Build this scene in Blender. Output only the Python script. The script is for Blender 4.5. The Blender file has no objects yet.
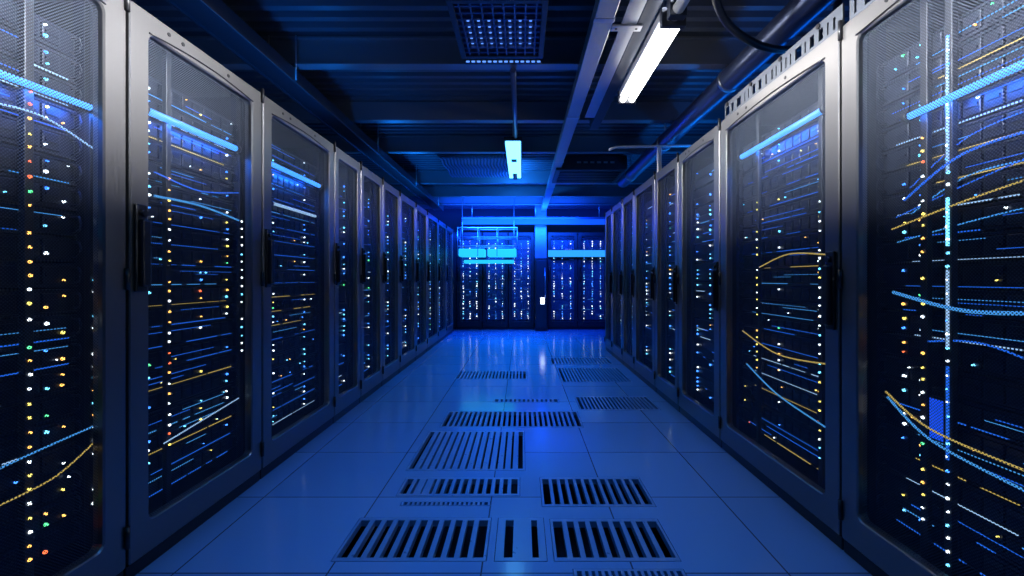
import bpy, bmesh, math, random
from mathutils import Vector, Matrix
random.seed(7)
PI = math.pi
S = bpy.context.scene
COL = S.collection

# ------------------------------------------------------------------ materials
def new_mat(name):
    m = bpy.data.materials.new(name); m.use_nodes = True
    return m, m.node_tree.nodes, m.node_tree.links, m.node_tree.nodes['Principled BSDF']

def plain(name, col, rough=0.5, metal=0.0, noise=0.0, nscale=8, spec=0.5, stretch=None):
    m, n, l, b = new_mat(name)
    b.inputs['Base Color'].default_value = (*col, 1)
    b.inputs['Roughness'].default_value = rough
    b.inputs['Metallic'].default_value = metal
    b.inputs['Specular IOR Level'].default_value = spec
    if noise:
        tc = n.new('ShaderNodeTexCoord'); mp = n.new('ShaderNodeMapping')
        if stretch: mp.inputs['Scale'].default_value = stretch
        t = n.new('ShaderNodeTexNoise'); t.inputs['Scale'].default_value = nscale; t.inputs['Detail'].default_value = 4
        r = n.new('ShaderNodeMapRange')
        r.inputs['To Min'].default_value = max(0.02, rough - noise); r.inputs['To Max'].default_value = min(1, rough + noise)
        l.new(tc.outputs['Object'], mp.inputs['Vector']); l.new(mp.outputs['Vector'], t.inputs['Vector'])
        l.new(t.outputs['Fac'], r.inputs['Value']); l.new(r.outputs['Result'], b.inputs['Roughness'])
    return m

def glow(name, col, strength, sample=False):
    m, n, l, b = new_mat(name)
    b.inputs['Base Color'].default_value = (*[c * .3 for c in col], 1)
    b.inputs['Emission Color'].default_value = (*col, 1)
    b.inputs['Emission Strength'].default_value = strength
    try: m.cycles.emission_sampling = 'FRONT_BACK' if sample else 'NONE'
    except Exception: pass
    return m

def mesh_sheet(name):
    """perforated steel sheet: staggered round holes through dark metal"""
    m, n, l, b = new_mat(name)
    b.inputs['Base Color'].default_value = (.05, .062, .09, 1)
    b.inputs['Metallic'].default_value = .35; b.inputs['Roughness'].default_value = .42
    out = n['Material Output']
    tc = n.new('ShaderNodeTexCoord'); sp = n.new('ShaderNodeSeparateXYZ')
    l.new(tc.outputs['Object'], sp.inputs[0])
    def math_(op, a, v):
        q = n.new('ShaderNodeMath'); q.operation = op
        l.new(a, q.inputs[0])
        if isinstance(v, (int, float)): q.inputs[1].default_value = v
        elif v is not None: l.new(v, q.inputs[1])
        return q.outputs[0]
    k = 2 * PI / .0105
    cy = math_('COSINE', math_('MULTIPLY', sp.outputs['Y'], k), None)
    cz = math_('COSINE', math_('MULTIPLY', sp.outputs['Z'], k), None)
    hole = math_('GREATER_THAN', math_('MULTIPLY', cy, cz), -.16)
    tr = n.new('ShaderNodeBsdfTransparent'); mx = n.new('ShaderNodeMixShader')
    l.new(hole, mx.inputs[0]); l.new(b.outputs[0], mx.inputs[1]); l.new(tr.outputs[0], mx.inputs[2])
    l.new(mx.outputs[0], out.inputs['Surface'])
    return m

def floor_mat():
    m, n, l, b = new_mat('glossy raised floor tiles')
    tc = n.new('ShaderNodeTexCoord')
    t = n.new('ShaderNodeTexNoise'); t.inputs['Scale'].default_value = 2.2; t.inputs['Detail'].default_value = 6
    l.new(tc.outputs['Object'], t.inputs['Vector'])
    r = n.new('ShaderNodeMapRange'); r.inputs['To Min'].default_value = .06; r.inputs['To Max'].default_value = .20
    l.new(t.outputs['Fac'], r.inputs['Value']); l.new(r.outputs['Result'], b.inputs['Roughness'])
    mp = n.new('ShaderNodeMapping'); mp.inputs['Location'].default_value = (.16, .08, 0)
    l.new(tc.outputs['Object'], mp.inputs['Vector'])
    br = n.new('ShaderNodeTexBrick'); br.offset = 0; br.inputs['Scale'].default_value = 1
    br.inputs['Brick Width'].default_value = .6; br.inputs['Row Height'].default_value = .6
    br.inputs['Mortar Size'].default_value = .0035; br.inputs['Mortar Smooth'].default_value = .1
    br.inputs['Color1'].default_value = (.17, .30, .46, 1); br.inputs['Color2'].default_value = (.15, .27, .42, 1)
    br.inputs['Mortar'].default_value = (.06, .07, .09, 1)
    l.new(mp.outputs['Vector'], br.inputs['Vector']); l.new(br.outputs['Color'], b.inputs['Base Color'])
    f = n.new('ShaderNodeTexNoise'); f.inputs['Scale'].default_value = 180
    l.new(tc.outputs['Object'], f.inputs['Vector'])
    bp = n.new('ShaderNodeBump'); bp.inputs['Strength'].default_value = .06; bp.inputs['Distance'].default_value = .002
    l.new(f.outputs['Fac'], bp.inputs['Height']); l.new(bp.outputs['Normal'], b.inputs['Normal'])
    b.inputs['Specular IOR Level'].default_value = .8
    return m

M = {
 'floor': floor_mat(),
 'plenum': plain('dark plenum', (.01, .012, .018), .9),
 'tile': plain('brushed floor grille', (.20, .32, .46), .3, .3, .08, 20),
 'wall': plain('dark painted wall', (.03, .04, .06), .7, 0, .05, 5),
 'deck': plain('corrugated deck paint', (.10, .12, .16), .38, .2, .08, 6),
 'beam': plain('painted beam steel', (.22, .24, .28), .35, .5, .08, 6),
 'frame': plain('brushed grey door frame', (.22, .212, .21), .36, .85, .06, 5, stretch=(1, 1, 40)),
 'body': plain('black cabinet steel', (.018, .02, .026), .45, .3),
 'mesh': mesh_sheet('perforated door sheet'),
 'black': plain('black moulded plastic', (.008, .008, .01), .38),
 'rubber': plain('black cable sheath', (.008, .008, .01), .45),
 'chassis': plain('server chassis metal', (.010, .015, .032), .34, .4, .06, 10),
 'railsteel': plain('dull zinc rail', (.085, .095, .115), .45, .4, .08, 14),
 'litchassis': plain('haze-lit chassis', (.10, .13, .20), .4, .2),  # chassis lightened and blued to paint in the far blue haze
 'steel': plain('galvanised steel', (.55, .57, .60), .32, .85, .08, 12),
 'pale': plain('pale painted trunking', (.46, .47, .49), .34, .55, .06, 6),
 'darkduct': plain('dark trunking', (.035, .04, .055), .38, .4),
 'pipe': plain('blue-grey pipe paint', (.10, .13, .24), .3, .5, .05, 6),
 'white': plain('white plastic', (.75, .76, .78), .4),
 'tube': glow('white fluorescent tube', (1, .97, .92), 13, True),
 'bluelamp': glow('blue lamp diffuser', (.10, .50, 1), 5, True),
 'cyan': glow('cyan lit panel', (.02, .56, .88), 1.1, True),
 'band': glow('dim cyan band', (.04, .46, .90), .8, True),
 'header': glow('blue header diffuser', (.01, .16, .85), .5, True),
 'dot': glow('pale blue panel light', (.12, .32, 1), 1.3),
 'amber': glow('amber indicator', (1, .50, .10), 3.2),
 'yellow': glow('yellow indicator', (1, .80, .15), 2.8),
 'ledwhite': glow('white indicator', (.80, .92, 1), 4.0),
 'ledcyan': glow('cyan indicator', (.15, .65, 1), 3.5),
 'ledblue': glow('blue indicator', (.05, .25, 1), 4),
 'green': glow('green indicator', (.12, 1, .35), 2.2),
 'red': glow('red indicator', (1, .16, .05), 2.6),
 'stripblue': glow('blue streak glow', (.02, .18, 1), .85),  # emission draws streaks of light on server edges and cables
 'stripcyan': glow('cyan streak glow', (.08, .42, 1), .8),
 'stripwhite': glow('white blue streak glow', (.40, .66, 1), .95),
 'stripyellow': glow('yellow streak glow', (1, .72, .15), .55),
 'bar': glow('blue white light bar', (.05, .30, 1), 2.2, True),
 'screen': glow('blue lit screen', (.01, .09, .9), 1.0),
}

# ------------------------------------------------------------------ mesh builder
class MB:
    def __init__(s): s.bm = bmesh.new(); s.mats = []
    def mi(s, m):
        if m is None: return 0
        if m not in s.mats: s.mats.append(m)
        return s.mats.index(m)
    def box(s, x0, x1, y0, y1, z0, z1, m=None, bev=0):
        g = bmesh.new(); bmesh.ops.create_cube(g, size=1)
        for v in g.verts:
            v.co = Vector(((x0 + x1) / 2 + v.co.x * (x1 - x0), (y0 + y1) / 2 + v.co.y * (y1 - y0), (z0 + z1) / 2 + v.co.z * (z1 - z0)))
        if bev: bmesh.ops.bevel(g, geom=g.edges[:], offset=bev, segments=2, affect='EDGES', profile=.5)
        s.merge(g, m); return s
    def merge(s, g, m=None, mat=None):
        i = s.mi(m); mp = {}
        for v in g.verts: mp[v] = s.bm.verts.new(mat @ v.co if mat else v.co)
        for f in g.faces:
            try:
                q = s.bm.faces.new([mp[v] for v in f.verts]); q.material_index = i; q.smooth = f.smooth
            except ValueError: pass
        g.free()
    def cyl(s, p0, p1, r0, r1=None, m=None, seg=12):
        p0 = Vector(p0); p1 = Vector(p1); d = p1 - p0
        g = bmesh.new()
        bmesh.ops.create_cone(g, cap_ends=True, segments=seg, radius1=r0, radius2=r0 if r1 is None else r1, depth=d.length)
        for f in g.faces: f.smooth = len(f.verts) == 4
        s.merge(g, m, Matrix.Translation((p0 + p1) / 2) @ d.to_track_quat('Z', 'Y').to_matrix().to_4x4()); return s
    def tube(s, pts, r, m=None, seg=8):
        pts = [Vector(p) for p in pts]; i = s.mi(m); rings = []; up = Vector((0, 0, 1))
        for k, p in enumerate(pts):
            d = (pts[min(k + 1, len(pts) - 1)] - pts[max(k - 1, 0)]).normalized()
            a = d.cross(up)
            if a.length < .05: a = d.cross(Vector((1, 0, 0)))
            a.normalize(); b = d.cross(a).normalized()
            rings.append([s.bm.verts.new(p + a * math.cos(t) * r + b * math.sin(t) * r) for t in [2 * PI * q / seg for q in range(seg)]])
        for A, B in zip(rings, rings[1:]):
            for q in range(seg):
                f = s.bm.faces.new((A[q], A[(q + 1) % seg], B[(q + 1) % seg], B[q])); f.smooth = True; f.material_index = i
        for R in (rings[0][::-1], rings[-1]):
            f = s.bm.faces.new(R); f.material_index = i
        return s
    def data(s, name, m=None):
        bmesh.ops.recalc_face_normals(s.bm, faces=s.bm.faces[:])
        me = bpy.data.meshes.new(name); s.bm.to_mesh(me); s.bm.free()
        for q in (s.mats or [m]): me.materials.append(q)
        return me
    def build(s, name, m=None, parent=None): return link(name, s.data(name, m), parent)

def link(name, me, parent=None, loc=None):
    o = bpy.data.objects.new(name, me); COL.objects.link(o)
    if parent: o.parent = parent
    if loc: o.location = loc
    return o
def tag(o, label, cat, group=None, kind=None):
    o['label'] = label; o['category'] = cat
    if group: o['group'] = group
    if kind: o['kind'] = kind
    return o
def empty(name, loc, label, cat, group=None, rz=0):
    o = bpy.data.objects.new(name, None); o.empty_display_size = .1; COL.objects.link(o)
    o.location = loc; o.rotation_euler = (0, 0, rz); return tag(o, label, cat, group)
def struct(o, label, cat):
    o['kind'] = 'structure'; return tag(o, label, cat)

ORD = 'first second third fourth fifth sixth seventh eighth ninth tenth eleventh twelfth thirteenth fourteenth fifteenth sixteenth seventeenth eighteenth nineteenth twentieth twenty-first twenty-second twenty-third'.split()

# ------------------------------------------------------------------ room
WL, WR = -1.486, 1.344           # the two rows of doors
TOP = 2.20
DECK = 2.95
# perforated floor tiles: x0,x1,y0,y1,slots,open share,label
TILES = [
 (-.78, -.145, 1.79, 2.12, 11, .58, 'floor grille with wide dark slots, left of the nearest pair on the aisle floor'),
 (-.115, .105, 1.79, 2.12, 0, 0, 'narrow floor plate with two lone slots between the nearest pair of floor grilles'),
 (.13, .65, 1.79, 2.11, 9, .60, 'floor grille with wide dark slots, right of the nearest pair on the aisle floor'),
 (.2, .64, 1.66, 1.745, 16, .5, 'thin strip of short floor slots in front of the nearest right grille'),
 (-.67, -.01, 2.33, 2.55, 14, .55, 'floor grille with uneven slots, left one of the second pair from the camera'),
 (-.62, -.16, 2.23, 2.275, 18, .5, 'thin strip of dashed slots along the front of the second left grille'),
 (.10, .68, 2.22, 2.55, 12, .62, 'floor grille, right one of the second pair from the camera'),
 (-.70, .02, 2.64, 3.33, 15, .30, 'long faint floor grille with hairline slots behind the second left grille'),
 (-.64, .48, 3.41, 3.83, 26, .50, 'widest floor grille, lying across the middle of the aisle'),
 (.51, 1.22, 3.86, 4.3, 20, .5, 'close-slotted floor grille beside the right cabinets, nearest of the right side ones'),
 (-.27, .35, 4.1, 4.22, 14, .5, 'slim floor grille set just behind the widest one'),
 (-.78, .06, 5.05, 5.5, 20, .5, 'far floor grille left of the aisle centre'),
 (.45, 1.24, 4.9, 5.7, 20, .5, 'second close-slotted floor grille along the right cabinets'),
 (.40, 1.24, 5.95, 6.45, 18, .5, 'farthest floor grille along the right cabinets'),
]
X0, X1, Y0, Y1 = -2.75, 3.2, -1.6, 11.3
mb = MB()
xs = sorted({X0, X1} | {t[0] for t in TILES} | {t[1] for t in TILES}); ys = sorted({Y0, Y1} | {t[2] for t in TILES} | {t[3] for t in TILES})
vc = {}
def fv(x, y, z=0):
    if (x, y, z) not in vc: vc[(x, y, z)] = mb.bm.verts.new((x, y, z))
    return vc[(x, y, z)]
def in_tile(x, y): return any(t[0] < x < t[1] and t[2] < y < t[3] for t in TILES)
for xa, xb in zip(xs, xs[1:]):
    for ya, yb in zip(ys, ys[1:]):
        if not in_tile((xa + xb) / 2, (ya + yb) / 2):
            mb.bm.faces.new((fv(xa, ya), fv(xb, ya), fv(xb, yb), fv(xa, yb)))
bmesh.ops.recalc_face_normals(mb.bm, faces=mb.bm.faces[:])
edges = [e for e in mb.bm.edges if e.is_boundary]
r = bmesh.ops.extrude_edge_only(mb.bm, edges=edges)
for v in [g for g in r['geom'] if isinstance(g, bmesh.types.BMVert)]: v.co.z -= .03
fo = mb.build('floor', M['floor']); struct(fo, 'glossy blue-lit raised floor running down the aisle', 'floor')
mb = MB(); mb.box(X0, X1, Y0, Y1, -.42, -.40); struct(mb.build('subfloor', M['plenum']), 'dark void floor under the slotted floor tiles', 'floor')

for (xa, xb, ya, yb, n, op, lab) in TILES:
    g = .003; w, d = (xb - xa) - 2 * g, (yb - ya) - 2 * g
    o = empty('floor_grille', ((xa + xb) / 2, (ya + yb) / 2, 0), lab, 'floor grille', 'slotted grilles in the aisle floor')
    mb = MB(); my = min(.022, d * .14); mx = .012; zt, zb = .001, -.028
    mb.box(-w/2, w/2, -d/2, -d/2 + my, zb, zt); mb.box(-w/2, w/2, d/2 - my, d/2, zb, zt)
    if n == 0:
        cuts = [(-.072, -.034), (.048, .076)]
        px = -w/2
        for a, b in cuts: mb.box(px, a, -d/2 + my, d/2 - my, zb, zt); px = b
        mb.box(px, w/2, -d/2 + my, d/2 - my, zb, zt)
        mb.build('slotted_plate', M['tile'], o)
    else:
        mb.box(-w/2, -w/2 + mx, -d/2 + my, d/2 - my, zb, zt); mb.box(w/2 - mx, w/2, -d/2 + my, d/2 - my, zb, zt)
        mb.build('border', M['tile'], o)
        p = (w - 2 * mx) / n; mb = MB(); x = -w/2 + mx
        bars = []
        for i in range(n - 1):
            c = x + (i + 1) * p; bw = p * (1 - op)
            if 'uneven' in lab and i in (1, 2): bw *= 1.9
            mb.box(c - bw/2, c + bw/2, -d/2 + my, d/2 - my, zb, zt)
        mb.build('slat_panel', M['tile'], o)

# walls
def wall(name, x0, x1, y0, y1, z0, z1, lab):
    struct(MB().box(x0, x1, y0, y1, z0, z1).build(name, M['wall']), lab, 'wall')
wall('wall_left', X0 - .1, X0, Y0 - .1, Y1 + .1, -.42, 3.25, 'dark wall behind the left row of cabinets')
wall('wall_right', X1, X1 + .1, Y0 - .1, Y1 + .1, -.42, 3.25, 'dark wall behind the right row of cabinets')
wall('wall_back', X0, X1, Y1, Y1 + .1, -.42, 3.25, 'dark end wall behind the far cabinets')
wall('wall_front', X0, X1, Y0 - .1, Y0, -.42, 3.25, 'dark wall behind the camera')

# corrugated deck: ribs run across the aisle
mb = MB(); prof = []
y = Y0; p = .125
while y < Y1 - .01:
    prof += [(y, DECK), (y + p * .40, DECK), (y + p * .50, DECK + .045), (y + p * .90, DECK + .045)]; y += p
prof.append((Y1, DECK))
rows = [(mb.bm.verts.new((X0, a, b)), mb.bm.verts.new((X1, a, b))) for a, b in prof]
for A, B in zip(rows, rows[1:]): mb.bm.faces.new((A[0], A[1], B[1], B[0]))
top = [mb.bm.verts.new(q) for q in ((X0, Y0, 3.2), (X1, Y0, 3.2), (X1, Y1, 3.2), (X0, Y1, 3.2))]; mb.bm.faces.new(top)
struct(mb.build('ceiling', M['deck']), 'dark corrugated metal ceiling deck', 'ceiling')

# cross beams (I-sections): y, depth of web
BEAMS = [(1.6, 'over the camera'), (3.30, 'nearest in view, just behind the lit ceiling vent'), (4.45, 'with a pale lower edge, beyond the white tube lamp'),
         (5.55, 'above the near end of the blue lamp'), (7.35, 'bright blue, at the far end of the blue lamp'), (8.5, 'far blue one, second from the end'), (9.45, 'last one before the end row')]
for i, (by, lab) in enumerate(BEAMS):
    mb = MB()
    mb.box(X0, X1, by - .045, by + .045, 2.74, 2.752, bev=.002)
    mb.box(X0, X1, by - .008, by + .008, 2.752, DECK)
    mb.box(X0, X1, by - .045, by + .045, DECK - .014, DECK - .002)
    if i == 2: mb.box(X0, X1, by - .05, by - .038, 2.745, 2.925)      # cover plate on this beam
    struct(mb.build('trim_%d' % (i + 1), M['beam']), 'steel cross beam ' + lab, 'beam')

# ------------------------------------------------------------------ cabinets
def rounded_loop(y0, y1, z0, z1, r, k=5):
    out = []
    for cy, cz, a0 in ((y1 - r, z1 - r, 0), (y0 + r, z1 - r, PI/2), (y0 + r, z0 + r, PI), (y1 - r, z0 + r, 3*PI/2)):
        for i in range(k + 1):
            a = a0 + PI / 2 * i / k; out.append((cy + r * math.cos(a), cz + r * math.sin(a)))
    return out
def ring_frame(w, z0, z1, fs, ft, fb, thick, r=.03):
    """door frame with a rounded opening; front face at x=0"""
    mb = MB(); bm = mb.bm
    inn = rounded_loop(-w/2 + fs, w/2 - fs, z0 + fb, z1 - ft, r); out = rounded_loop(-w/2, w/2, z0, z1, .008)
    ch = rounded_loop(-w/2 + .004, w/2 - .004, z0 + .004, z1 - .004, .008)
    ic = rounded_loop(-w/2 + fs - .005, w/2 - fs + .005, z0 + fb - .005, z1 - ft + .005, r + .005)
    loops = [[bm.verts.new((x, a, b)) for a, b in L] for x, L in
             ((-thick, out), (-.004, out), (0, ch), (0, ic), (-.006, inn), (-thick, inn))]
    n = len(inn)
    for A, B in zip(loops, loops[1:] + loops[:1]):
        for i in range(n):
            f = bm.faces.new((A[i], A[(i + 1) % n], B[(i + 1) % n], B[i]))
    return mb

CACHE = {}
def cached(key, fn):
    if key not in CACHE: CACHE[key] = fn()
    return CACHE[key]

def led_mesh(color, r=.0065):
    r = round(r * .8, 5)
    def f():
        mb = MB(); mb.cyl((-.004, 0, 0), (.003, 0, 0), r, r * .75, seg=8); return mb.data('led_' + color, M[color])
    return cached(('led', color, r), f)

def make_cabinet(W, D, rz, near, label, group, index, detail, fm=None):
    """local frame: door face at x=0 looking to +x, row along y"""
    loc, w = W, D
    root = empty('server_cabinet', loc, label, 'server cabinet', group, rz)
    d = 1.05; t = .018; h = TOP; hw = w/2 - .004
    mb = MB()
    mb.box(-d, -.045, -hw, -hw + t, .06, h); mb.box(-d, -.045, hw - t, hw, .06, h)
    mb.box(-d, -.045, -hw + t, hw - t, h - t, h); mb.box(-d, -.045, -hw + t, hw - t, .06, .06 + t); mb.box(-d, -d + t, -hw + t, hw - t, .06 + t, h - t)
    mb.build('cabinet_body', M['body'], root)
    for sy in (-1, 1):
        y = sy * (hw - .05)
        MB().box(-.135, -.095, y - .018, y + .018, .06 + t, h - t).build('mounting_rail', M['chassis'], root)
    MB().box(-d, -.012, -hw, hw, 0, .058, bev=.004).build('plinth', M['black'], root)
    fs = .088 if w > .75 else .075
    dz0, dz1 = .062, h + .012
    door = ring_frame(w - .014, dz0, dz1, fs, .085, .125, .04).build('door', fm or M['frame'], root)
    mb = MB(); mb.box(-.024, -.022, -hw + fs - .012, hw - fs + .012, dz0 + .113, dz1 - .073)
    # single sheet, not a doubled one
    bm2 = mb.bm; bm2.clear()
    vs = [bm2.verts.new(q) for q in ((-.022, -hw + fs - .008, dz0 + .115), (-.022, hw - fs + .008, dz0 + .115), (-.022, hw - fs + .008, dz1 - .077), (-.022, -hw + fs - .008, dz1 - .077))]
    bm2.faces.new(vs)
    mb.build('mesh_panel', M['mesh'], door)
    # lever handle on the near stile
    hy = near * (hw - fs * .5); hz = 1.27 if near < 0 else 1.1
    mb = MB(); mb.box(0, .012, hy - .027, hy + .027, hz - .17, hz + .17, bev=.006)
    mb.box(.012, .034, hy - .020, hy + .020, hz - .15, hz + .11, bev=.007); mb.cyl((.01, hy, hz + .135), (.026, hy, hz + .135), .013, seg=14)
    mb.build('handle', M['black'], door)
    for z in (h - .005, .18, 1.15):
        y = -near * (hw - .006)
        MB().cyl((.006, y, z - .04), (.006, y, z + .04), .009, seg=10).build('hinge', M['black'], door)
    if detail:
        for k in (.22, .31, .66):
            y = -hw + k * 2 * hw; MB().cyl((-.002, y, h - .022), (.003, y, h - .022), .0085, seg=10).build('screw', M['black'], door)
        # inner edge gasket drawn along the top of the opening
        pts = [(.002, -hw + fs + (2 * hw - 2 * fs) * q / 14, dz1 - .082 + .022 * math.sin(PI * q / 14)) for q in range(15)]
        MB().tube(pts, .0035, seg=6).build('gasket', M['black'], door)
    return root

def rot_local(loc, rz, p):
    return Vector(loc) + Matrix.Rotation(rz, 3, 'Z') @ Vector(p)

STRIPS = ['stripblue', 'stripcyan', 'stripblue', 'stripwhite', 'stripblue', 'stripyellow']
def chassis_mesh(w, hgt):
    def f():
        mb = MB(); mb.box(-.62, 0, -w/2, w/2, .002, hgt - .004, bev=.003)
        mb.box(0, .008, -w/2, w/2, .002, .008); mb.box(0, .008, -w/2, w/2, hgt - .011, hgt - .004)
        n = max(4, int(w / .075)); p = w * .86 / n
        for i in range(n):
            y = -w * .43 + p * (i + .5)
            mb.box(0, .010, y - p * .42, y + p * .42, .014, hgt - .016, bev=.002)
            mb.box(.010, .014, y - p * .30, y + p * .30, hgt * .45, hgt * .58)
        return mb.data('server_chassis', M['chassis'])
    return cached(('ch', round(w, 3), hgt), f)
def ear_mesh(hgt):
    def f():
        mb = MB(); mb.tube([(0, 0, .018), (.028, 0, .02), (.034, 0, hgt/2), (.028, 0, hgt - .02), (0, 0, hgt - .018)], .004, seg=6)
        return mb.data('handle', M['chassis'])
    return cached(('ear', hgt), f)

def pick(weights):
    r = random.random() * sum(w for _, w in weights)
    for c, w in weights:
        r -= w
        if r <= 0: return c
    return weights[-1][0]

def fill_near(loc, rz, w, near, where, pal, cols, n=20, z0=.215, pitch=.0905, density=.6, strip=.5):
    """twenty two-unit servers, each with its own lights"""
    sw = w - .17
    for k in range(n):
        z = z0 + (n - 1 - k) * pitch
        o = empty('rack_server', rot_local(loc, rz, (-.115, 0, z)), '', 'server', 'servers in ' + where, rz)
        link('chassis', chassis_mesh(sw, .088), o)
        for sy in (-1, 1): link('handle', ear_mesh(.088), o, (0, sy * (sw/2 - .012), 0))
        cnt = 0
        for c, dens, cpal in cols:
            for zz in (.026, .062):
                if random.random() < dens:
                    col = pick(cpal); rr = random.choice((.0045, .006, .0075))
                    link('indicator_light', led_mesh(col, rr), o, (.016, (c - .5) * sw * -near + random.uniform(-.004, .004), zz)); cnt += 1
        for q in range(random.randint(0, 4)):
            if random.random() < density:
                link('indicator_light', led_mesh(pick(pal), random.choice((.003, .0045))), o, (.016, random.uniform(-.46, .46) * sw, random.choice((.026, .062))))
        lit = ''
        if random.random() < strip:
            s = random.choice(STRIPS); a = random.uniform(-.44, -.2)
            while a < .40:
                b = min(.46, a + random.choice((.06, .12, .3, .6))); t = random.choice((.0014, .002, .0026))
                MB().box(.008, .011, a * sw, b * sw, .004 - t/2, .004 + t).build('lip_glint', M[s], o)  # glowing blade paints the glint along the server lip
                a = b + random.choice((.02, .05, .2))
            for q in random.sample((.030, .040, .052, .066), random.choice((0, 1, 1, 2))):
                a = random.uniform(-.44, .1); b = min(.45, a + random.uniform(.1, .6))
                MB().box(.012, .0155, a * sw, b * sw, q, q + .002).build('lip_glint', M[random.choice(('stripblue', 'stripblue', 'stripcyan'))], o)
            lit = {'stripblue': 'blue', 'stripcyan': 'cyan', 'stripwhite': 'pale blue', 'stripyellow': 'yellow'}[s]
        o['label'] = ('server %s from top with %s glint line in %s' % (ORD[k], lit, where)) if lit else ('dark server unit, %s from the top, in %s' % (ORD[k], where))

def fill_far(loc, rz, w, where, pal, n=10, cols=(.12, .5, .88), dens=.5, big=.006, cm='chassis'):
    sw = w - .15; pitch = 1.84 / n
    for k in range(n):
        z = .215 + (n - 1 - k) * pitch; mb = MB(); hgt = pitch - .012
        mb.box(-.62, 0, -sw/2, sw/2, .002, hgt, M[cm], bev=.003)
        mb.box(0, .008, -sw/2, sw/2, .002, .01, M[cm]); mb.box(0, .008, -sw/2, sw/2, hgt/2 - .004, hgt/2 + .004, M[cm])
        for c in cols:
            for zz in (hgt * .15, hgt * .38, hgt * .62, hgt * .85):
                if random.random() < dens:
                    y = (c - .5) * sw + random.uniform(-.006, .006); r = random.choice((.5, 1, 1, 1.4)) * big
                    mb.cyl((.004, y, zz), (.014, y, zz), r, r * .8, M[pick(pal)], seg=8)
        for q in range(random.randint(1, 4)):
            y = random.uniform(-.45, .35) * sw; L = random.uniform(.02, .35) * sw; zz = random.choice((.006, hgt/2))
            mb.box(.008, .012, y, min(y + L, sw * .48), zz - .002, zz + .003, M[random.choice(STRIPS[:4])])
        o = mb.build('rack_server'); o.location = rot_local(loc, rz, (-.115, 0, z)); o.rotation_euler = (0, 0, rz)
        tag(o, 'large server unit, %s from the top, in %s' % (ORD[k], where), 'server', 'servers in ' + where)

def power_strip(loc, rz, y, za, zb, where, which, pal, pitch=.045, x=-.07, size=.0068, dens=.92, tube=None):
    o = empty('power_strip', rot_local(loc, rz, (x, y, 0)), 'upright power strip, %s lights, %s in %s' % (which[1], which[0], where), 'power strip', 'upright power strips inside the cabinets', rz)
    mb = MB(); mb.box(-.02, 0, -.014, .014, .08, 2.16, bev=.003)
    z = za
    mb.build('housing', M['body'], o)
    z = zb
    while z < za:
        if random.random() < dens:
            link('indicator_light', led_mesh(pick(pal), size * random.choice((.8, 1, 1.1))), o, (.002, random.uniform(-.002, .002), z + random.uniform(-.004, .004)))
        z += pitch
    if tube:
        for a, b, m in tube:
            MB().box(.0, .004, -.004, .004, a, b).build('light_tube', M[m], o)

def cable(loc, rz, pts, r, m, label, cat='cable', group=None):
    P = [Vector(p) for p in pts]; out = []
    for i in range(len(P) - 1):                          # Catmull-Rom
        a, b, c, d = P[max(i - 1, 0)], P[i], P[i + 1], P[min(i + 2, len(P) - 1)]
        for q in range(8):
            t = q / 8
            out.append(.5 * ((2 * b) + (c - a) * t + (2 * a - 5 * b + 4 * c - d) * t * t + (3 * b - a - 3 * c + d) * t ** 3))
    out.append(P[-1]); c0 = sum(out, Vector()) / len(out)
    o = MB().tube([p - c0 for p in out], r, seg=8).build('cable' if cat == 'cable' else cat.replace(' ', '_'), m)
    o.location = rot_local(loc, rz, c0); o.rotation_euler = (0, 0, rz)
    return tag(o, label, cat, group)

def light_bar(loc, rz, y0, y1, z0, z1, r, m, label, x=-.062):
    o = empty('light_bar', rot_local(loc, rz, (x, (y0 + y1)/2, (z0 + z1)/2)), label, 'light bar', 'blue light bars inside the cabinets', rz)
    dy, dz = (y1 - y0)/2, (z1 - z0)/2
    MB().tube([(0, -dy, -dz), (0, 0, 0), (0, dy, dz)], r, seg=8).build('glowing_tube', m, o)
    for s in (-1, 1): MB().cyl((0, s * dy * .98, s * dz * .98), (0, s * (dy + .015), s * dz), r * 1.5, seg=8).build('end_cap', M['black'], o)

WARM = [('amber', 5), ('yellow', 3), ('ledwhite', 3), ('red', 1), ('green', .5)]
COOL = [('ledwhite', 4), ('ledcyan', 5), ('ledblue', 4), ('green', .4)]
MIX = [('amber', 2), ('yellow', 2), ('ledwhite', 3), ('ledcyan', 3), ('ledblue', 2), ('green', .5), ('red', .4)]
FAR = [('ledblue', 6), ('ledcyan', 4), ('ledwhite', 3), ('amber', .4), ('green', .3)]

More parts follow.
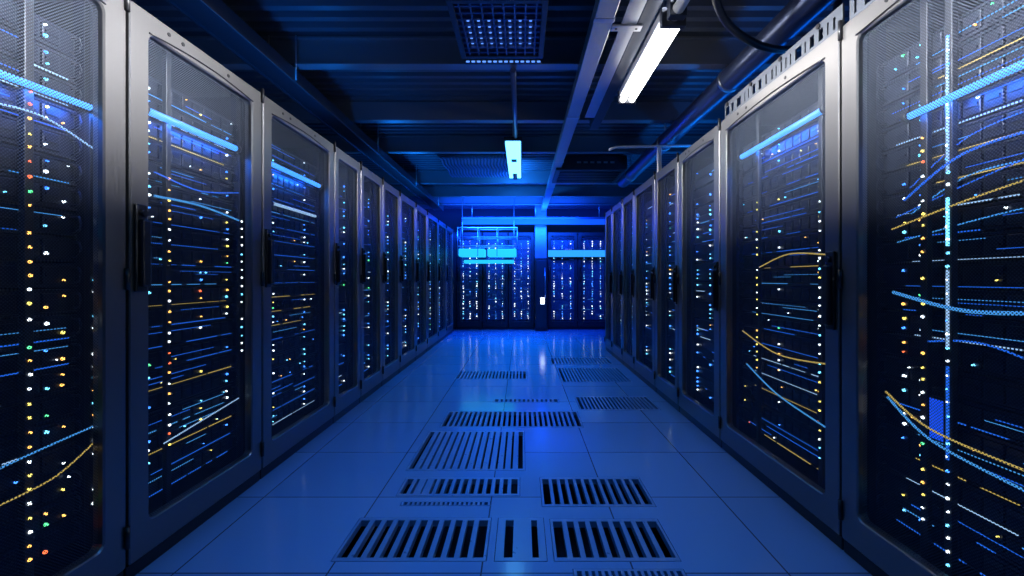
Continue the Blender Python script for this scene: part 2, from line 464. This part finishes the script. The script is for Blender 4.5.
LB = [.72, 1.66, 2.52, 3.49, 4.06, 4.70, 5.36, 6.17, 6.90, 7.80, 8.65, 9.5]
RB = [.78, 1.86, 2.99, 3.79, 4.45, 5.28, 5.90, 6.57, 7.12]
LROW, RROW = 'grey-framed mesh-door cabinets in the left row', 'grey-framed mesh-door cabinets in the right row'
for i, (a, b) in enumerate(zip(LB, LB[1:])):
    loc = (WL, (a + b)/2, 0); w = b - a; wh = 'the %s left row cabinet' % ORD[i]
    lab = 'tall mesh-door server cabinet with pale grey frame, %s' % ('nearest one on the left' if i == 0 else 'last one before the end row, left side' if i == len(LB) - 2 else ORD[i] + ' along the left row')
    make_cabinet(loc, w, 0, -1, lab, LROW, i, i < 3)
    yl = lambda Y: Y - (a + b)/2
    if i == 0:
        fill_near(loc, 0, w, -1, wh, MIX, [(.16, .3, COOL), (.86, .55, MIX), (.93, .35, WARM)], strip=.55)
        power_strip(loc, 0, yl(1.39), 1.76, .26, wh, ('nearer one', 'amber and white'), WARM)
        power_strip(loc, 0, yl(1.598), 1.16, .34, wh, ('farther one', 'white'), [('ledwhite', 5), ('ledcyan', 2), ('amber', 1)])
        light_bar(loc, 0, yl(1.12), yl(1.58), 1.755, 1.765, .012, M['bar'], 'pale blue light bar behind the mesh of the nearest left cabinet')
        cable(loc, 0, [(-.06, yl(1.1), .56), (-.05, yl(1.35), .60), (-.06, yl(1.6), .62)], 0.0030, M['stripcyan'], 'cyan glowing cable low in the nearest left cabinet')
        cable(loc, 0, [(-.06, yl(1.3), .48), (-.05, yl(1.45), .50), (-.055, yl(1.6), .57)], 0.0025, M['stripyellow'], 'yellow glowing cable low in the nearest left cabinet')
        cable(loc, 0, [(-.06, yl(1.25), 1.66), (-.045, yl(1.4), 1.67), (-.055, yl(1.58), 1.62)], 0.0030, M['stripwhite'], 'pale cable under the light bar of the nearest left cabinet')
    elif i == 1:
        fill_near(loc, 0, w, -1, wh, MIX, [(.18, .5, COOL), (.62, .35, MIX), (.9, .5, MIX)], strip=.85)
        power_strip(loc, 0, yl(1.94), 1.62, .42, wh, ('nearer one', 'red, amber and white'), [('amber', 4), ('red', 2), ('ledwhite', 3), ('yellow', 2)])
        power_strip(loc, 0, yl(2.44), 1.5, .75, wh, ('farther one', 'white and cyan'), [('ledwhite', 5), ('ledcyan', 3)])
        light_bar(loc, 0, yl(1.80), yl(2.38), 1.845, 1.855, .016, M['bar'], 'bright blue light bar high in the second left cabinet')
        cable(loc, 0, [(-.06, yl(1.85), 1.50), (-.05, yl(2.1), 1.50), (-.06, yl(2.4), 1.47)], 0.0050, M['stripcyan'], 'thick cyan glowing cable across the second left cabinet')
        cable(loc, 0, [(-.06, yl(1.85), 1.60), (-.05, yl(2.1), 1.57), (-.06, yl(2.4), 1.62)], 0.0030, M['stripblue'], 'thin blue glowing cable across the top of the second left cabinet')
        cable(loc, 0, [(-.06, yl(1.9), .44), (-.05, yl(2.1), .47), (-.06, yl(2.4), .50)], 0.0030, M['stripwhite'], 'pale glowing cable low in the second left cabinet')
    elif i == 2:
        fill_near(loc, 0, w, -1, wh, MIX, [(.25, .6, MIX), (.75, .6, COOL)], strip=.8)
        light_bar(loc, 0, yl(2.66), yl(3.36), 1.86, 1.86, .016, M['bar'], 'blue light bar high in the third left cabinet')
        light_bar(loc, 0, yl(2.72), yl(3.30), 1.62, 1.62, .010, M['stripwhite'], 'pale light bar lower down in the third left cabinet')
    else:
        fill_far(loc, 0, w, wh, FAR)
for i, (a, b) in enumerate(zip(RB, RB[1:])):
    loc = (WR, (a + b)/2, 0); w = b - a; wh = 'the %s right row cabinet' % ORD[i]
    lab = 'tall mesh-door server cabinet with pale grey frame, %s' % ('nearest one on the right' if i == 0 else 'last one of the right row' if i == len(RB) - 2 else ORD[i] + ' along the right row')
    make_cabinet(loc, w, PI, 1, lab, RROW, i, i < 3)
    yl = lambda Y: -(Y - (a + b)/2)
    if i == 0:
        fill_near(loc, PI, w, 1, wh, MIX, [(.42, .3, WARM), (.8, .5, MIX), (.88, .4, MIX)], strip=.95)
        power_strip(loc, PI, yl(1.46), 1.98, .2, wh, ('nearer one', 'white and blue'), [('ledwhite', 4), ('ledcyan', 3), ('ledblue', 2)],
                    tube=[(.92, 1.18, 'stripwhite'), (1.26, 1.42, 'ledcyan'), (1.5, 1.95, 'stripwhite'), (.55, .86, 'stripblue')])
        power_strip(loc, PI, yl(1.55), 1.66, .3, wh, ('farther one', 'amber and white'), WARM, dens=.8)
        light_bar(loc, PI, yl(1.60), yl(1.06), 1.74, 1.76, .013, M['bar'], 'blue light bar high in the nearest right cabinet')
        for q, (pts, r, m, lb) in enumerate([
            ([(yl(1.68), .72), (yl(1.5), .64), (yl(1.2), .62)], 0.0035, 'stripyellow', 'yellow glowing cable sagging low in the nearest right cabinet'),
            ([(yl(1.68), .70), (yl(1.5), .60), (yl(1.2), .56)], 0.0040, 'stripcyan', 'cyan glowing cable just below the yellow one in the nearest right cabinet'),
            ([(yl(1.66), 1.10), (yl(1.4), 1.05), (yl(1.15), 1.06)], 0.0060, 'stripcyan', 'thick cyan glowing cable midway up the nearest right cabinet'),
            ([(yl(1.62), 1.44), (yl(1.4), 1.55), (yl(1.1), 1.56)], 0.0040, 'stripblue', 'blue glowing cable rising in the upper nearest right cabinet'),
            ([(yl(1.68), 1.34), (yl(1.4), 1.40), (yl(1.1), 1.45)], 0.0030, 'stripyellow', 'thin yellow cable rising below the blue one, nearest right cabinet'),
            ([(yl(1.55), .93), (yl(1.35), .95), (yl(1.1), .88)], 0.0030, 'stripblue', 'thin blue cable below the thick cyan one, nearest right cabinet')]):
            cable(loc, PI, [(-.045 - .006 * q, p[0], p[1]) for p in pts], r, M[m], lb)
            if q in (3, 4):
                for e, (dz, mm, wd) in enumerate(((.045, 'stripblue', 'a little above'), (-.05, 'stripcyan', 'a little below'))):
                    cable(loc, PI, [(-.085 - .004 * e, p[0], p[1] + dz * (1 + .3 * n)) for n, p in enumerate(pts)], .0022, M[mm], 'thin glowing strand %s the rising %s cable, nearest right cabinet' % (wd, 'blue' if q == 3 else 'yellow'))
        o = empty('status_screen', rot_local(loc, PI, (-.074, yl(1.505), .67)), 'small blue lit screen low between the power strips, nearest right cabinet', 'screen', None, PI)
        MB().box(-.02, 0, -.028, .028, -.075, .075, bev=.003).build('housing', M['black'], o)
        MB().box(0, .002, -.024, .024, -.068, .068).build('display', M['screen'], o)
    elif i == 1:
        fill_near(loc, PI, w, 1, wh, MIX, [(.2, .5, MIX), (.55, .4, MIX), (.78, .5, WARM)], strip=.9)
        power_strip(loc, PI, yl(2.645), 1.65, .62, wh, ('farther one', 'yellow'), [('yellow', 5), ('amber', 2), ('ledwhite', 2)])
        power_strip(loc, PI, yl(2.088), 1.52, .3, wh, ('nearer one', 'white and yellow'), [('ledwhite', 6), ('yellow', 2), ('ledcyan', 2)])
        light_bar(loc, PI, yl(2.82), yl(2.04), 1.93, 1.94, .016, M['bar'], 'bright blue light bar high in the second right cabinet')
        cable(loc, PI, [(-.06, yl(2.75), .62), (-.05, yl(2.4), .52), (-.06, yl(2.0), .46)], 0.0040, M['stripcyan'], 'cyan glowing cable low in the second right cabinet')
        cable(loc, PI, [(-.06, yl(2.8), .82), (-.05, yl(2.4), .74), (-.06, yl(2.0), .76)], 0.0035, M['stripyellow'], 'yellow glowing cable across the lower second right cabinet')
        cable(loc, PI, [(-.06, yl(2.6), 1.22), (-.05, yl(2.3), 1.28), (-.06, yl(2.0), 1.26)], 0.0035, M['stripyellow'], 'yellow glowing cable midway up the second right cabinet')
    else:
        fill_far(loc, PI, w, wh, FAR, n=12 if i == 2 else 10)
# end row facing the camera
EB = [(-2.08, -1.49), (-1.49, -.90), (-.90, -.31), (-.31, .28), (.58, 1.27), (1.27, 1.96)]
EY = 10.0
enames = ['leftmost', 'second from left', 'second left of the dark column', 'just left of the dark column', 'just right of the dark column', 'second right of the dark column', 'rightmost']
for i, (a, b) in enumerate(EB):
    loc = ((a + b)/2, EY, 0); wh = 'the %s end row cabinet' % ORD[i]
    make_cabinet(loc, (b - a), -PI/2, -1, 'blue-lit server cabinet of the end row, ' + enames[i], 'cabinets of the end row', i, False, M['body'])
    fill_far(loc, -PI/2, b - a, wh, [('ledwhite', 6), ('ledcyan', 3), ('ledblue', 3)], n=8, cols=(.15, .5, .85), dens=.75, big=.010, cm='litchassis')

# ------------------------------------------------------------------ ceiling fittings
def thing(name, loc, label, cat, group=None): return empty(name, loc, label, cat, group)

# white tube lamp hung under the deck
o = thing('tube_lamp', (.81, 2.88, 2.53), 'lit white twin-tube ceiling lamp above the right side of the aisle', 'ceiling lamp')
MB().box(-.064, .064, -.50, .50, .022, .07, bev=.006).build('housing', M['pale'], o)
for a, b in ((-.535, -.50), (.50, .53)): MB().box(-.068, .068, a, b, -.03, .07, bev=.006).build('end_cap', M['darkduct'], o)
for s in (-1, 1): MB().cyl((s * .034, -.5, -.002), (s * .034, .5, -.002), .022, seg=16).build('fluorescent_tube', M['tube'], o)
for y in (-.35, .35): MB().cyl((0, y, .07), (0, y, .42), .008, seg=8).build('hanger_rod', M['steel'], o)
# conduit feeding the lamp
o = thing('hanging_conduit', (.81, 1.68, 2.55), 'grey round conduit leading to the white tube lamp', 'conduit')
MB().cyl((0, -1.2, 0), (0, .66, 0), .03, seg=16).build('pipe', M['pale'], o)
MB().box(-.045, .045, .595, .645, -.035, .402, bev=.004).build('bracket', M['darkduct'], o)

# blue lamp
o = thing('blue_lamp', (-.10, 5.7, 2.66), 'glowing blue linear lamp hung over the middle of the aisle', 'ceiling lamp')
MB().box(-.10, .10, -.85, .85, .015, .06, bev=.005).build('housing', M['darkduct'], o)
MB().box(-.085, .085, -.84, .84, -.012, .015, bev=.005).build('diffuser', M['bluelamp'], o)
MB().box(-.035, .035, -.20, -.12, -.03, -.01, bev=.004).build('sensor', M['black'], o)
MB().box(-.03, .03, .55, .84, -.035, -.01, bev=.004).build('driver_box', M['black'], o)
for y in (-.7, .7): MB().cyl((0, y, .06), (0, y, .29), .008, seg=8).build('hanger_rod', M['steel'], o)
o = thing('blue_lamp', (-.10, .9, 2.66), 'added blue lamp over the camera end of the aisle, out of view', 'ceiling lamp')  # added lamp out of view, spreads blue over the near end
MB().box(-.10, .10, -.85, .85, .015, .06, bev=.005).build('housing', M['darkduct'], o)
MB().box(-.085, .085, -.84, .84, -.012, .015, bev=.005).build('diffuser', M['bluelamp'], o)
for y in (-.7, .7): MB().cyl((0, y, .06), (0, y, .29), .008, seg=8).build('hanger_rod', M['steel'], o)

# round feed pipe of the blue lamp
o = thing('hanging_conduit', (-.067, 3.95, 2.717), 'thin blue-lit conduit under the deck in line with the blue lamp', 'conduit')
MB().cyl((0, -.65, 0), (0, .89, 0), .022, seg=12).build('pipe', M['pipe'], o)
for y in (-.52, .36): MB().box(-.012, .012, y - .010, y + .010, .0, .234).build('clip', M['steel'], o)

# pale trunking and darker trunking along the aisle
o = thing('cable_trunking', (.475, 5.6, 2.70), 'pale grey cable trunking running the length of the ceiling', 'trunking')
MB().box(-.058, .058, -5.2, 4.1, -.05, .035, bev=.006).build('channel', M['pale'], o)
for k in range(6): y = -4.6 + k * 1.55; MB().box(-.062, .062, y - .02, y + .02, -.054, -.03, bev=.002).build('joint_cover', M['steel'], o)
o = thing('cable_trunking', (.72, 3.2, 2.70), 'dark trunking beside the pale one, ending past the white lamp', 'trunking')
MB().box(-.045, .045, -2.6, 1.2, -.05, .035, bev=.006).build('channel', M['darkduct'], o)
for y in (-1.5, 0, 1.0): MB().box(-.012, .012, y - .012, y + .012, .035, .25).build('hanger', M['steel'], o)
MB().box(-.136, -.0455, -2.6, .9, -.048, -.042).build('highlight_sheet', M['steel'], bpy.data.objects['cable_trunking.001'])  # pale sheet added as the bright lamp-lit strip of deck
o = thing('mounting_plate', (.60, 2.62, 2.705), 'small pale bracket plate bridging the two trunkings near the lamp', 'bracket')
MB().box(-.068, .112, -.03, .03, -.066, -.0549, bev=.003).build('plate', M['steel'], o)
for x in (-.04, .08): MB().cyl((x, 0, -.068), (x, 0, -.062), .008).build('screw', M['black'], o)

# cable tray over the left row
o = thing('cable_tray', (-1.77, 5.0, 2.66), 'long dark cable tray hung above the left row of cabinets', 'cable tray')
MB().box(-.085, .085, -4.2, 4.4, -.045, -.037).build('tray_bottom', M['darkduct'], o)
for q in (-1, 1): MB().box(q * .085 - .01, q * .085 + .01, -4.2, 4.4, -.055, .045, bev=.004).build('side_rail', M['darkduct'], o)
for k in range(5):
    y = -3.6 + k * 1.85
    for q in (-1, 1): MB().cyl((q * .10, y, -.04), (q * .10, y, .29), .006, seg=6).build('hanger_rod', M['steel'], o)
# big pipe over the right row
o = thing('overhead_pipe', (1.56, 4.2, 2.645), 'thick blue-grey pipe hung above the right row of cabinets', 'pipe')
MB().cyl((0, -3.6, 0), (0, 2.6, 0), .085, seg=28).build('pipe', M['pipe'], o)
for y in (-2.4, -.9, .6, 2.1):
    MB().cyl((0, y - .02, 0), (0, y + .02, 0), .092, seg=28).cyl((0, y, .08), (0, y, .304), .007, seg=8).build('pipe_clamp', M['steel'], o)
# black hanging cable loop crossing the pipe
cable((0, 0, 0), 0, [(.92, 2.0, 2.93), (.98, 2.25, 2.72), (1.10, 2.42, 2.60), (1.32, 2.55, 2.53), (1.56, 2.62, 2.515), (1.78, 2.66, 2.60), (1.93, 2.7, 2.80), (1.95, 2.72, 2.94)], .022, M['rubber'], 'thick black cable hanging in a loop under the thick pipe').name = 'hanging_cable'

# lit ceiling vent
o = thing('ceiling_vent', (-.14, 2.80, 2.735), 'square ceiling vent with rows of small blue lights', 'vent')
mb = MB(); W2, H2 = .29, .33
mb.box(-W2, -W2 + .035, -H2, H2, -.02, .03, bev=.003); mb.box(W2 - .035, W2, -H2, H2, -.02, .03, bev=.003)
mb.box(-W2 + .035, W2 - .035, -H2, -H2 + .035, -.02, .03, bev=.003); mb.box(-W2 + .035, W2 - .035, H2 - .035, H2, -.02, .03, bev=.003); mb.build('frame', M['darkduct'], o)
mb = MB(); mb.box(-W2 + .035, W2 - .035, -H2 + .035, H2 - .035, .01, .03)
for k in range(8): x = -.225 + k * .0643; mb.box(x - .004, x + .004, -H2 + .035, H2 - .035, -.012, .01)
for k in range(9): y = -.26 + k * .065; mb.box(-W2 + .035, W2 - .035, y - .004, y + .004, -.012, .01)
mb.build('grille', M['pipe'], o)
for a in range(7):
    for b in range(2, 7):
        link('indicator_light', cached('ventled', lambda: MB().box(-.008, .008, -.013, .013, -.004, .004, bev=.002).data('ventled', M['dot'])), o, (-.193 + a * .0643, -.228 + b * .065, .006))
for sx in (-1, 1):
    for sy in (-1, 1): MB().cyl((sx * .26, sy * .3, .03), (sx * .26, sy * .3, .215), .006, seg=6).build('hanger_rod', M['steel'], o)
# light strip on the beam behind the vent
o = thing('ceiling_light_strip', (-.14, 3.239, 2.745), 'short row of pale blue lights on the beam behind the vent', 'light strip')
MB().box(-.28, .28, -.008, .016, -.008, .01).build('channel', M['darkduct'], o)
for k in range(14): MB().box(-.27 + k * .04, -.245 + k * .04, -.013, -.008, -.005, .006).build('indicator_light', M['dot'], o)

# slatted ceiling panel and the dark ceiling cassette
o = thing('ceiling_panel', (-.62, 6.4, 2.77), 'slatted blue ceiling panel left of the blue lamp', 'ceiling panel')
mb = MB(); mb.box(-.5, .5, -.6, .6, .01, .03)
mb.build('backing', M['darkduct'], o)
mb = MB()
for k in range(22):
    x = -.48 + k * .0457; mb.tube([(x + .012 * math.sin(q * 1.1), -.58 + q * .0967, 0) for q in range(13)], .011, seg=6)
mb.build('slats', M['pipe'], o)
for sx in (-1, 1):
    for sy in (-1, 1): MB().cyl((sx * .4, sy * .5, .03), (sx * .4, sy * .5, .18), .006, seg=6).build('hanger_rod', M['steel'], o)
o = thing('ceiling_cassette', (.94, 6.35, 2.62), 'dark air conditioning box under the ceiling, right of the blue lamp', 'air conditioner')
MB().box(-.48, .48, -.42, .42, 0, .2, bev=.012).build('casing', M['darkduct'], o)
mb = MB()
for k in range(7): y = -.3 + k * .1; mb.box(-.42, .42, y - .012, y + .03, -.012, 0)
mb.build('louvre', M['black'], o)
for k in range(6): MB().box(-.2 + k * .09, -.2 + k * .09 + .055, -.426, -.42, .09, .115).build('slot', M['steel'], o)
for sx in (-1, 1):
    for sy in (-1, 1): MB().cyl((sx * .45, sy * .35, .2), (sx * .45, sy * .35, .33), .008, seg=6).build('hanger_rod', M['steel'], o)

# white support arm standing on the right row
o = thing('support_bracket', (1.42, 4.55, TOP + .003), 'white cable support arm standing on the right row', 'bracket')
MB().box(-.02, .02, -.02, .02, .0, .31, bev=.004).build('post', M['white'], o)
MB().tube([(-.52, -.0, .285), (-.45, 0, .31), (0, 0, .32), (.33, 0, .325)], .014, seg=8).build('arm', M['white'], o)

# slotted cable rail on the tops of the right row
def slot_rail(y0, y1, label):
    o = thing('slotted_rail', (WR + .03, (y0 + y1)/2, TOP + .014), label, 'cable rail', 'slotted rails on the right row')
    L = y1 - y0; mb = MB(); y = -L/2
    rnd = random.Random(int(y0 * 100)); z0, z1, a, b = 0, .115, .03, .085
    mb.box(-.004, .004, -L/2, L/2, z0, a); mb.box(-.004, .004, -L/2, L/2, b, z1)
    while y < L/2 - .05:
        solid = rnd.uniform(.02, .05); slot = rnd.choice((.010, .014, .03, .05))
        mb.box(-.004, .004, y, y + solid, a, b); y += solid + slot
    mb.box(-.004, .004, y, L/2, a, b)
    mb.box(-.004, .10, -L/2, L/2, -.0, .004); 
    mb.build('rail', M['railsteel'], o)
    k = -L/2 + .15
    while k < L/2: MB().cyl((-.012, k, .1), (-.004, k, .1), .012, seg=10).build('bolt', M['black'], o); k += .3
slot_rail(.85, 1.84, 'slotted pale metal rail on top of the nearest right cabinet')
slot_rail(1.88, 2.97, 'slotted pale metal rail on top of the second right cabinet')

# square column and narrow dark unit in the end row
struct(MB().box(.29, .56, 9.97, 10.3, 0, DECK, bev=.01).build('column', M['beam']), 'square steel column in the middle of the end row', 'column')
o = thing('narrow_cabinet', (.425, 9.80, 0), 'narrow black unit standing at the foot of the column', 'cabinet')
MB().box(-.135, .135, -.14, .14, 0, 1.62, bev=.012).build('casing', M['black'], o)
MB().box(-.11, .11, -.148, -.138, .08, 1.56, bev=.005).build('door', M['body'], o)
MB().box(-.02, .07, -.156, -.147, .60, .74, bev=.004).build('indicator_panel', M['ledwhite'], o)
MB().tube([(.08, -.15, .75), (.085, -.17, 1.0), (.08, -.15, 1.4)], .008, seg=8).build('handle', M['steel'], o)

# cyan lit hanging basket in front of the left end cabinets
o = thing('hanging_light_rack', (-.72, 9.35, 1.42), 'wire rack with cyan glowing panels hanging before the end row', 'light rack')
mb = MB()
for z in (.42, .60, .80):
    for y in (-.2, .2): mb.cyl((-.62, y, z), (.62, y, z), .010, seg=6)
    for x in (-.62, -.2, .2, .62): mb.cyl((x, -.2, z), (x, .2, z), .008, seg=6)
for x in (-.62, -.2, .2, .62):
    for y in (-.2, .2): mb.cyl((x, y, .2), (x, y, .80), .008, seg=6)
mb.build('wire_frame', M['steel'], o)
for xa, xb in ((-.60, -.06), (.0, .60)): MB().box(xa, xb, -.2, .2, .20, .36, bev=.015).build('light_panel', M['cyan'], o)
MB().box(-.5, .55, -.12, .12, .06, .13, bev=.01).build('light_bar', M['cyan'], o)
for x in (-.55, .55): MB().cyl((x, 0, .06), (x, 0, 1.5), .007, seg=6).build('hanger_rod', M['steel'], o)
o = thing('light_band', (1.31, 9.95, 1.72), 'cyan glowing band across the end cabinets right of the column', 'light band')
MB().box(-.72, .64, -.03, .0, -.07, .08, bev=.006).build('diffuser', M['band'], o)
MB().box(-.72, .64, .0, .045, -.08, .09).build('housing', M['darkduct'], o)
o = thing('header_lamp', (.3, 9.7, 2.45), 'blue strip lamp under the last beam over the end row', 'ceiling lamp')
MB().box(-1.6, 1.6, -.04, .04, -.10, .012, bev=.003).build('diffuser', M['header'], o)
MB().box(-1.62, 1.62, -.05, .05, .012, .06).build('housing', M['pipe'], o)
for x in (-1.4, 0, 1.4): MB().cyl((x, 0, .06), (x, 0, .5), .007, seg=6).build('hanger_rod', M['steel'], o)

# ------------------------------------------------------------------ light
wd = bpy.data.worlds.new('room air'); S.world = wd; wd.use_nodes = True
wd.node_tree.nodes['Background'].inputs[0].default_value = (.01, .05, .25, 1); wd.node_tree.nodes['Background'].inputs[1].default_value = .02

def area(name, loc, sx, sy, power, col, spread=PI, rot=(0, 0, 0)):
    L = bpy.data.lights.new(name, 'AREA'); L.shape = 'RECTANGLE'; L.size = sx; L.size_y = sy; L.energy = power; L.color = col; L.spread = spread
    o = bpy.data.objects.new(name, L); o.location = loc; o.rotation_euler = rot; COL.objects.link(o); return o
BL = (.004, .22, 1)
for k, (y, p) in enumerate(((.8, 8), (3.0, 11), (5.7, 26), (8.0, 46))): area('blue_floor_fill', (-.10, y, 2.60), .2, 1.6, p, BL, 1.4)  # added fill washing the floor blue, mostly without a fixture
# blue fill added at the far end, no lamp stands there
area('end_aisle_fill', (-.2, 8.9, 2.45), 3.0, .2, 260, (.003, .06, 1), PI, (PI * .30, 0, 0))
area('far_beam_fill', (-.1, 6.62, 2.60), .16, .05, 24, (.01, .22, 1), PI, (PI * .56, 0, 0))  # added to light the far beam faces from the lamp's end
area('end_deck_fill', (-.2, 9.0, 2.2), 2.2, .3, 70, (.01, .2, 1), PI, (PI * .86, 0, 0))  # added upward fill for the end of the deck
# added blue fill over the cabinet tops lights the deck, no strips there
for x, y, p in ((-1.62, 2.6, 8), (-1.62, 6.5, 12), (1.85, 3.6, 8), (1.85, 6.0, 8)): area('blue_deck_fill', (x, y, 2.30), .1, 2.6, p, BL, PI, (PI, 0, 0))
# added white fill aimed across the aisle at the upper doors
WH = (.93, .95, 1)
for y, p in ((.6, 11), (1.3, 12), (2.0, 12), (2.7, 10), (3.4, 5), (4.2, 2.2), (5.0, 1.3), (5.9, .9), (6.8, .7)):
    area('white_side_fill', (.78, y, 2.60), .03, .9, p, WH, .52, (0, PI/2 - .235, 0))
    area('white_side_fill', (-1.0, y, 2.60), .03, .9, p, WH, .52, (0, PI/2 - .235, PI))
# glow of the light bars on the servers behind the mesh
for x, y, rz, z in ((WL - .06, 1.35, 0, 1.76), (WL - .06, 2.09, 0, 1.85), (WL - .06, 3.0, 0, 1.86), (WR + .06, 1.33, PI, 1.75), (WR + .06, 2.43, PI, 1.93)):
    o = area('bar_glow', (x, y, z - .02), .04, .5, 4, (.01, .16, 1), PI); o.rotation_euler = (0, .45 if rz == 0 else -.45, 0)

# ------------------------------------------------------------------ camera
cam = bpy.data.cameras.new('camera'); co = bpy.data.objects.new('camera', cam); COL.objects.link(co)
co.location = (0, 0, 1.15); co.rotation_euler = (PI/2, 0, 0)
cam.sensor_width = 36; cam.lens = 36 * 440 / 1024; cam.shift_x = -10 / 1024; cam.shift_y = -9 / 1024; cam.clip_start = .02
S.camera = co
vs = S.view_settings; vs.view_transform = 'Standard'; vs.look = 'None'; vs.gamma = 1; vs.use_curve_mapping = False; vs.exposure = 0
try:
    S.cycles.use_denoising = True; S.cycles.denoiser = 'OPENIMAGEDENOISE'
    S.cycles.transparent_max_bounces = 16; S.cycles.max_bounces = 8
    S.cycles.sample_clamp_indirect = 4
except Exception: pass
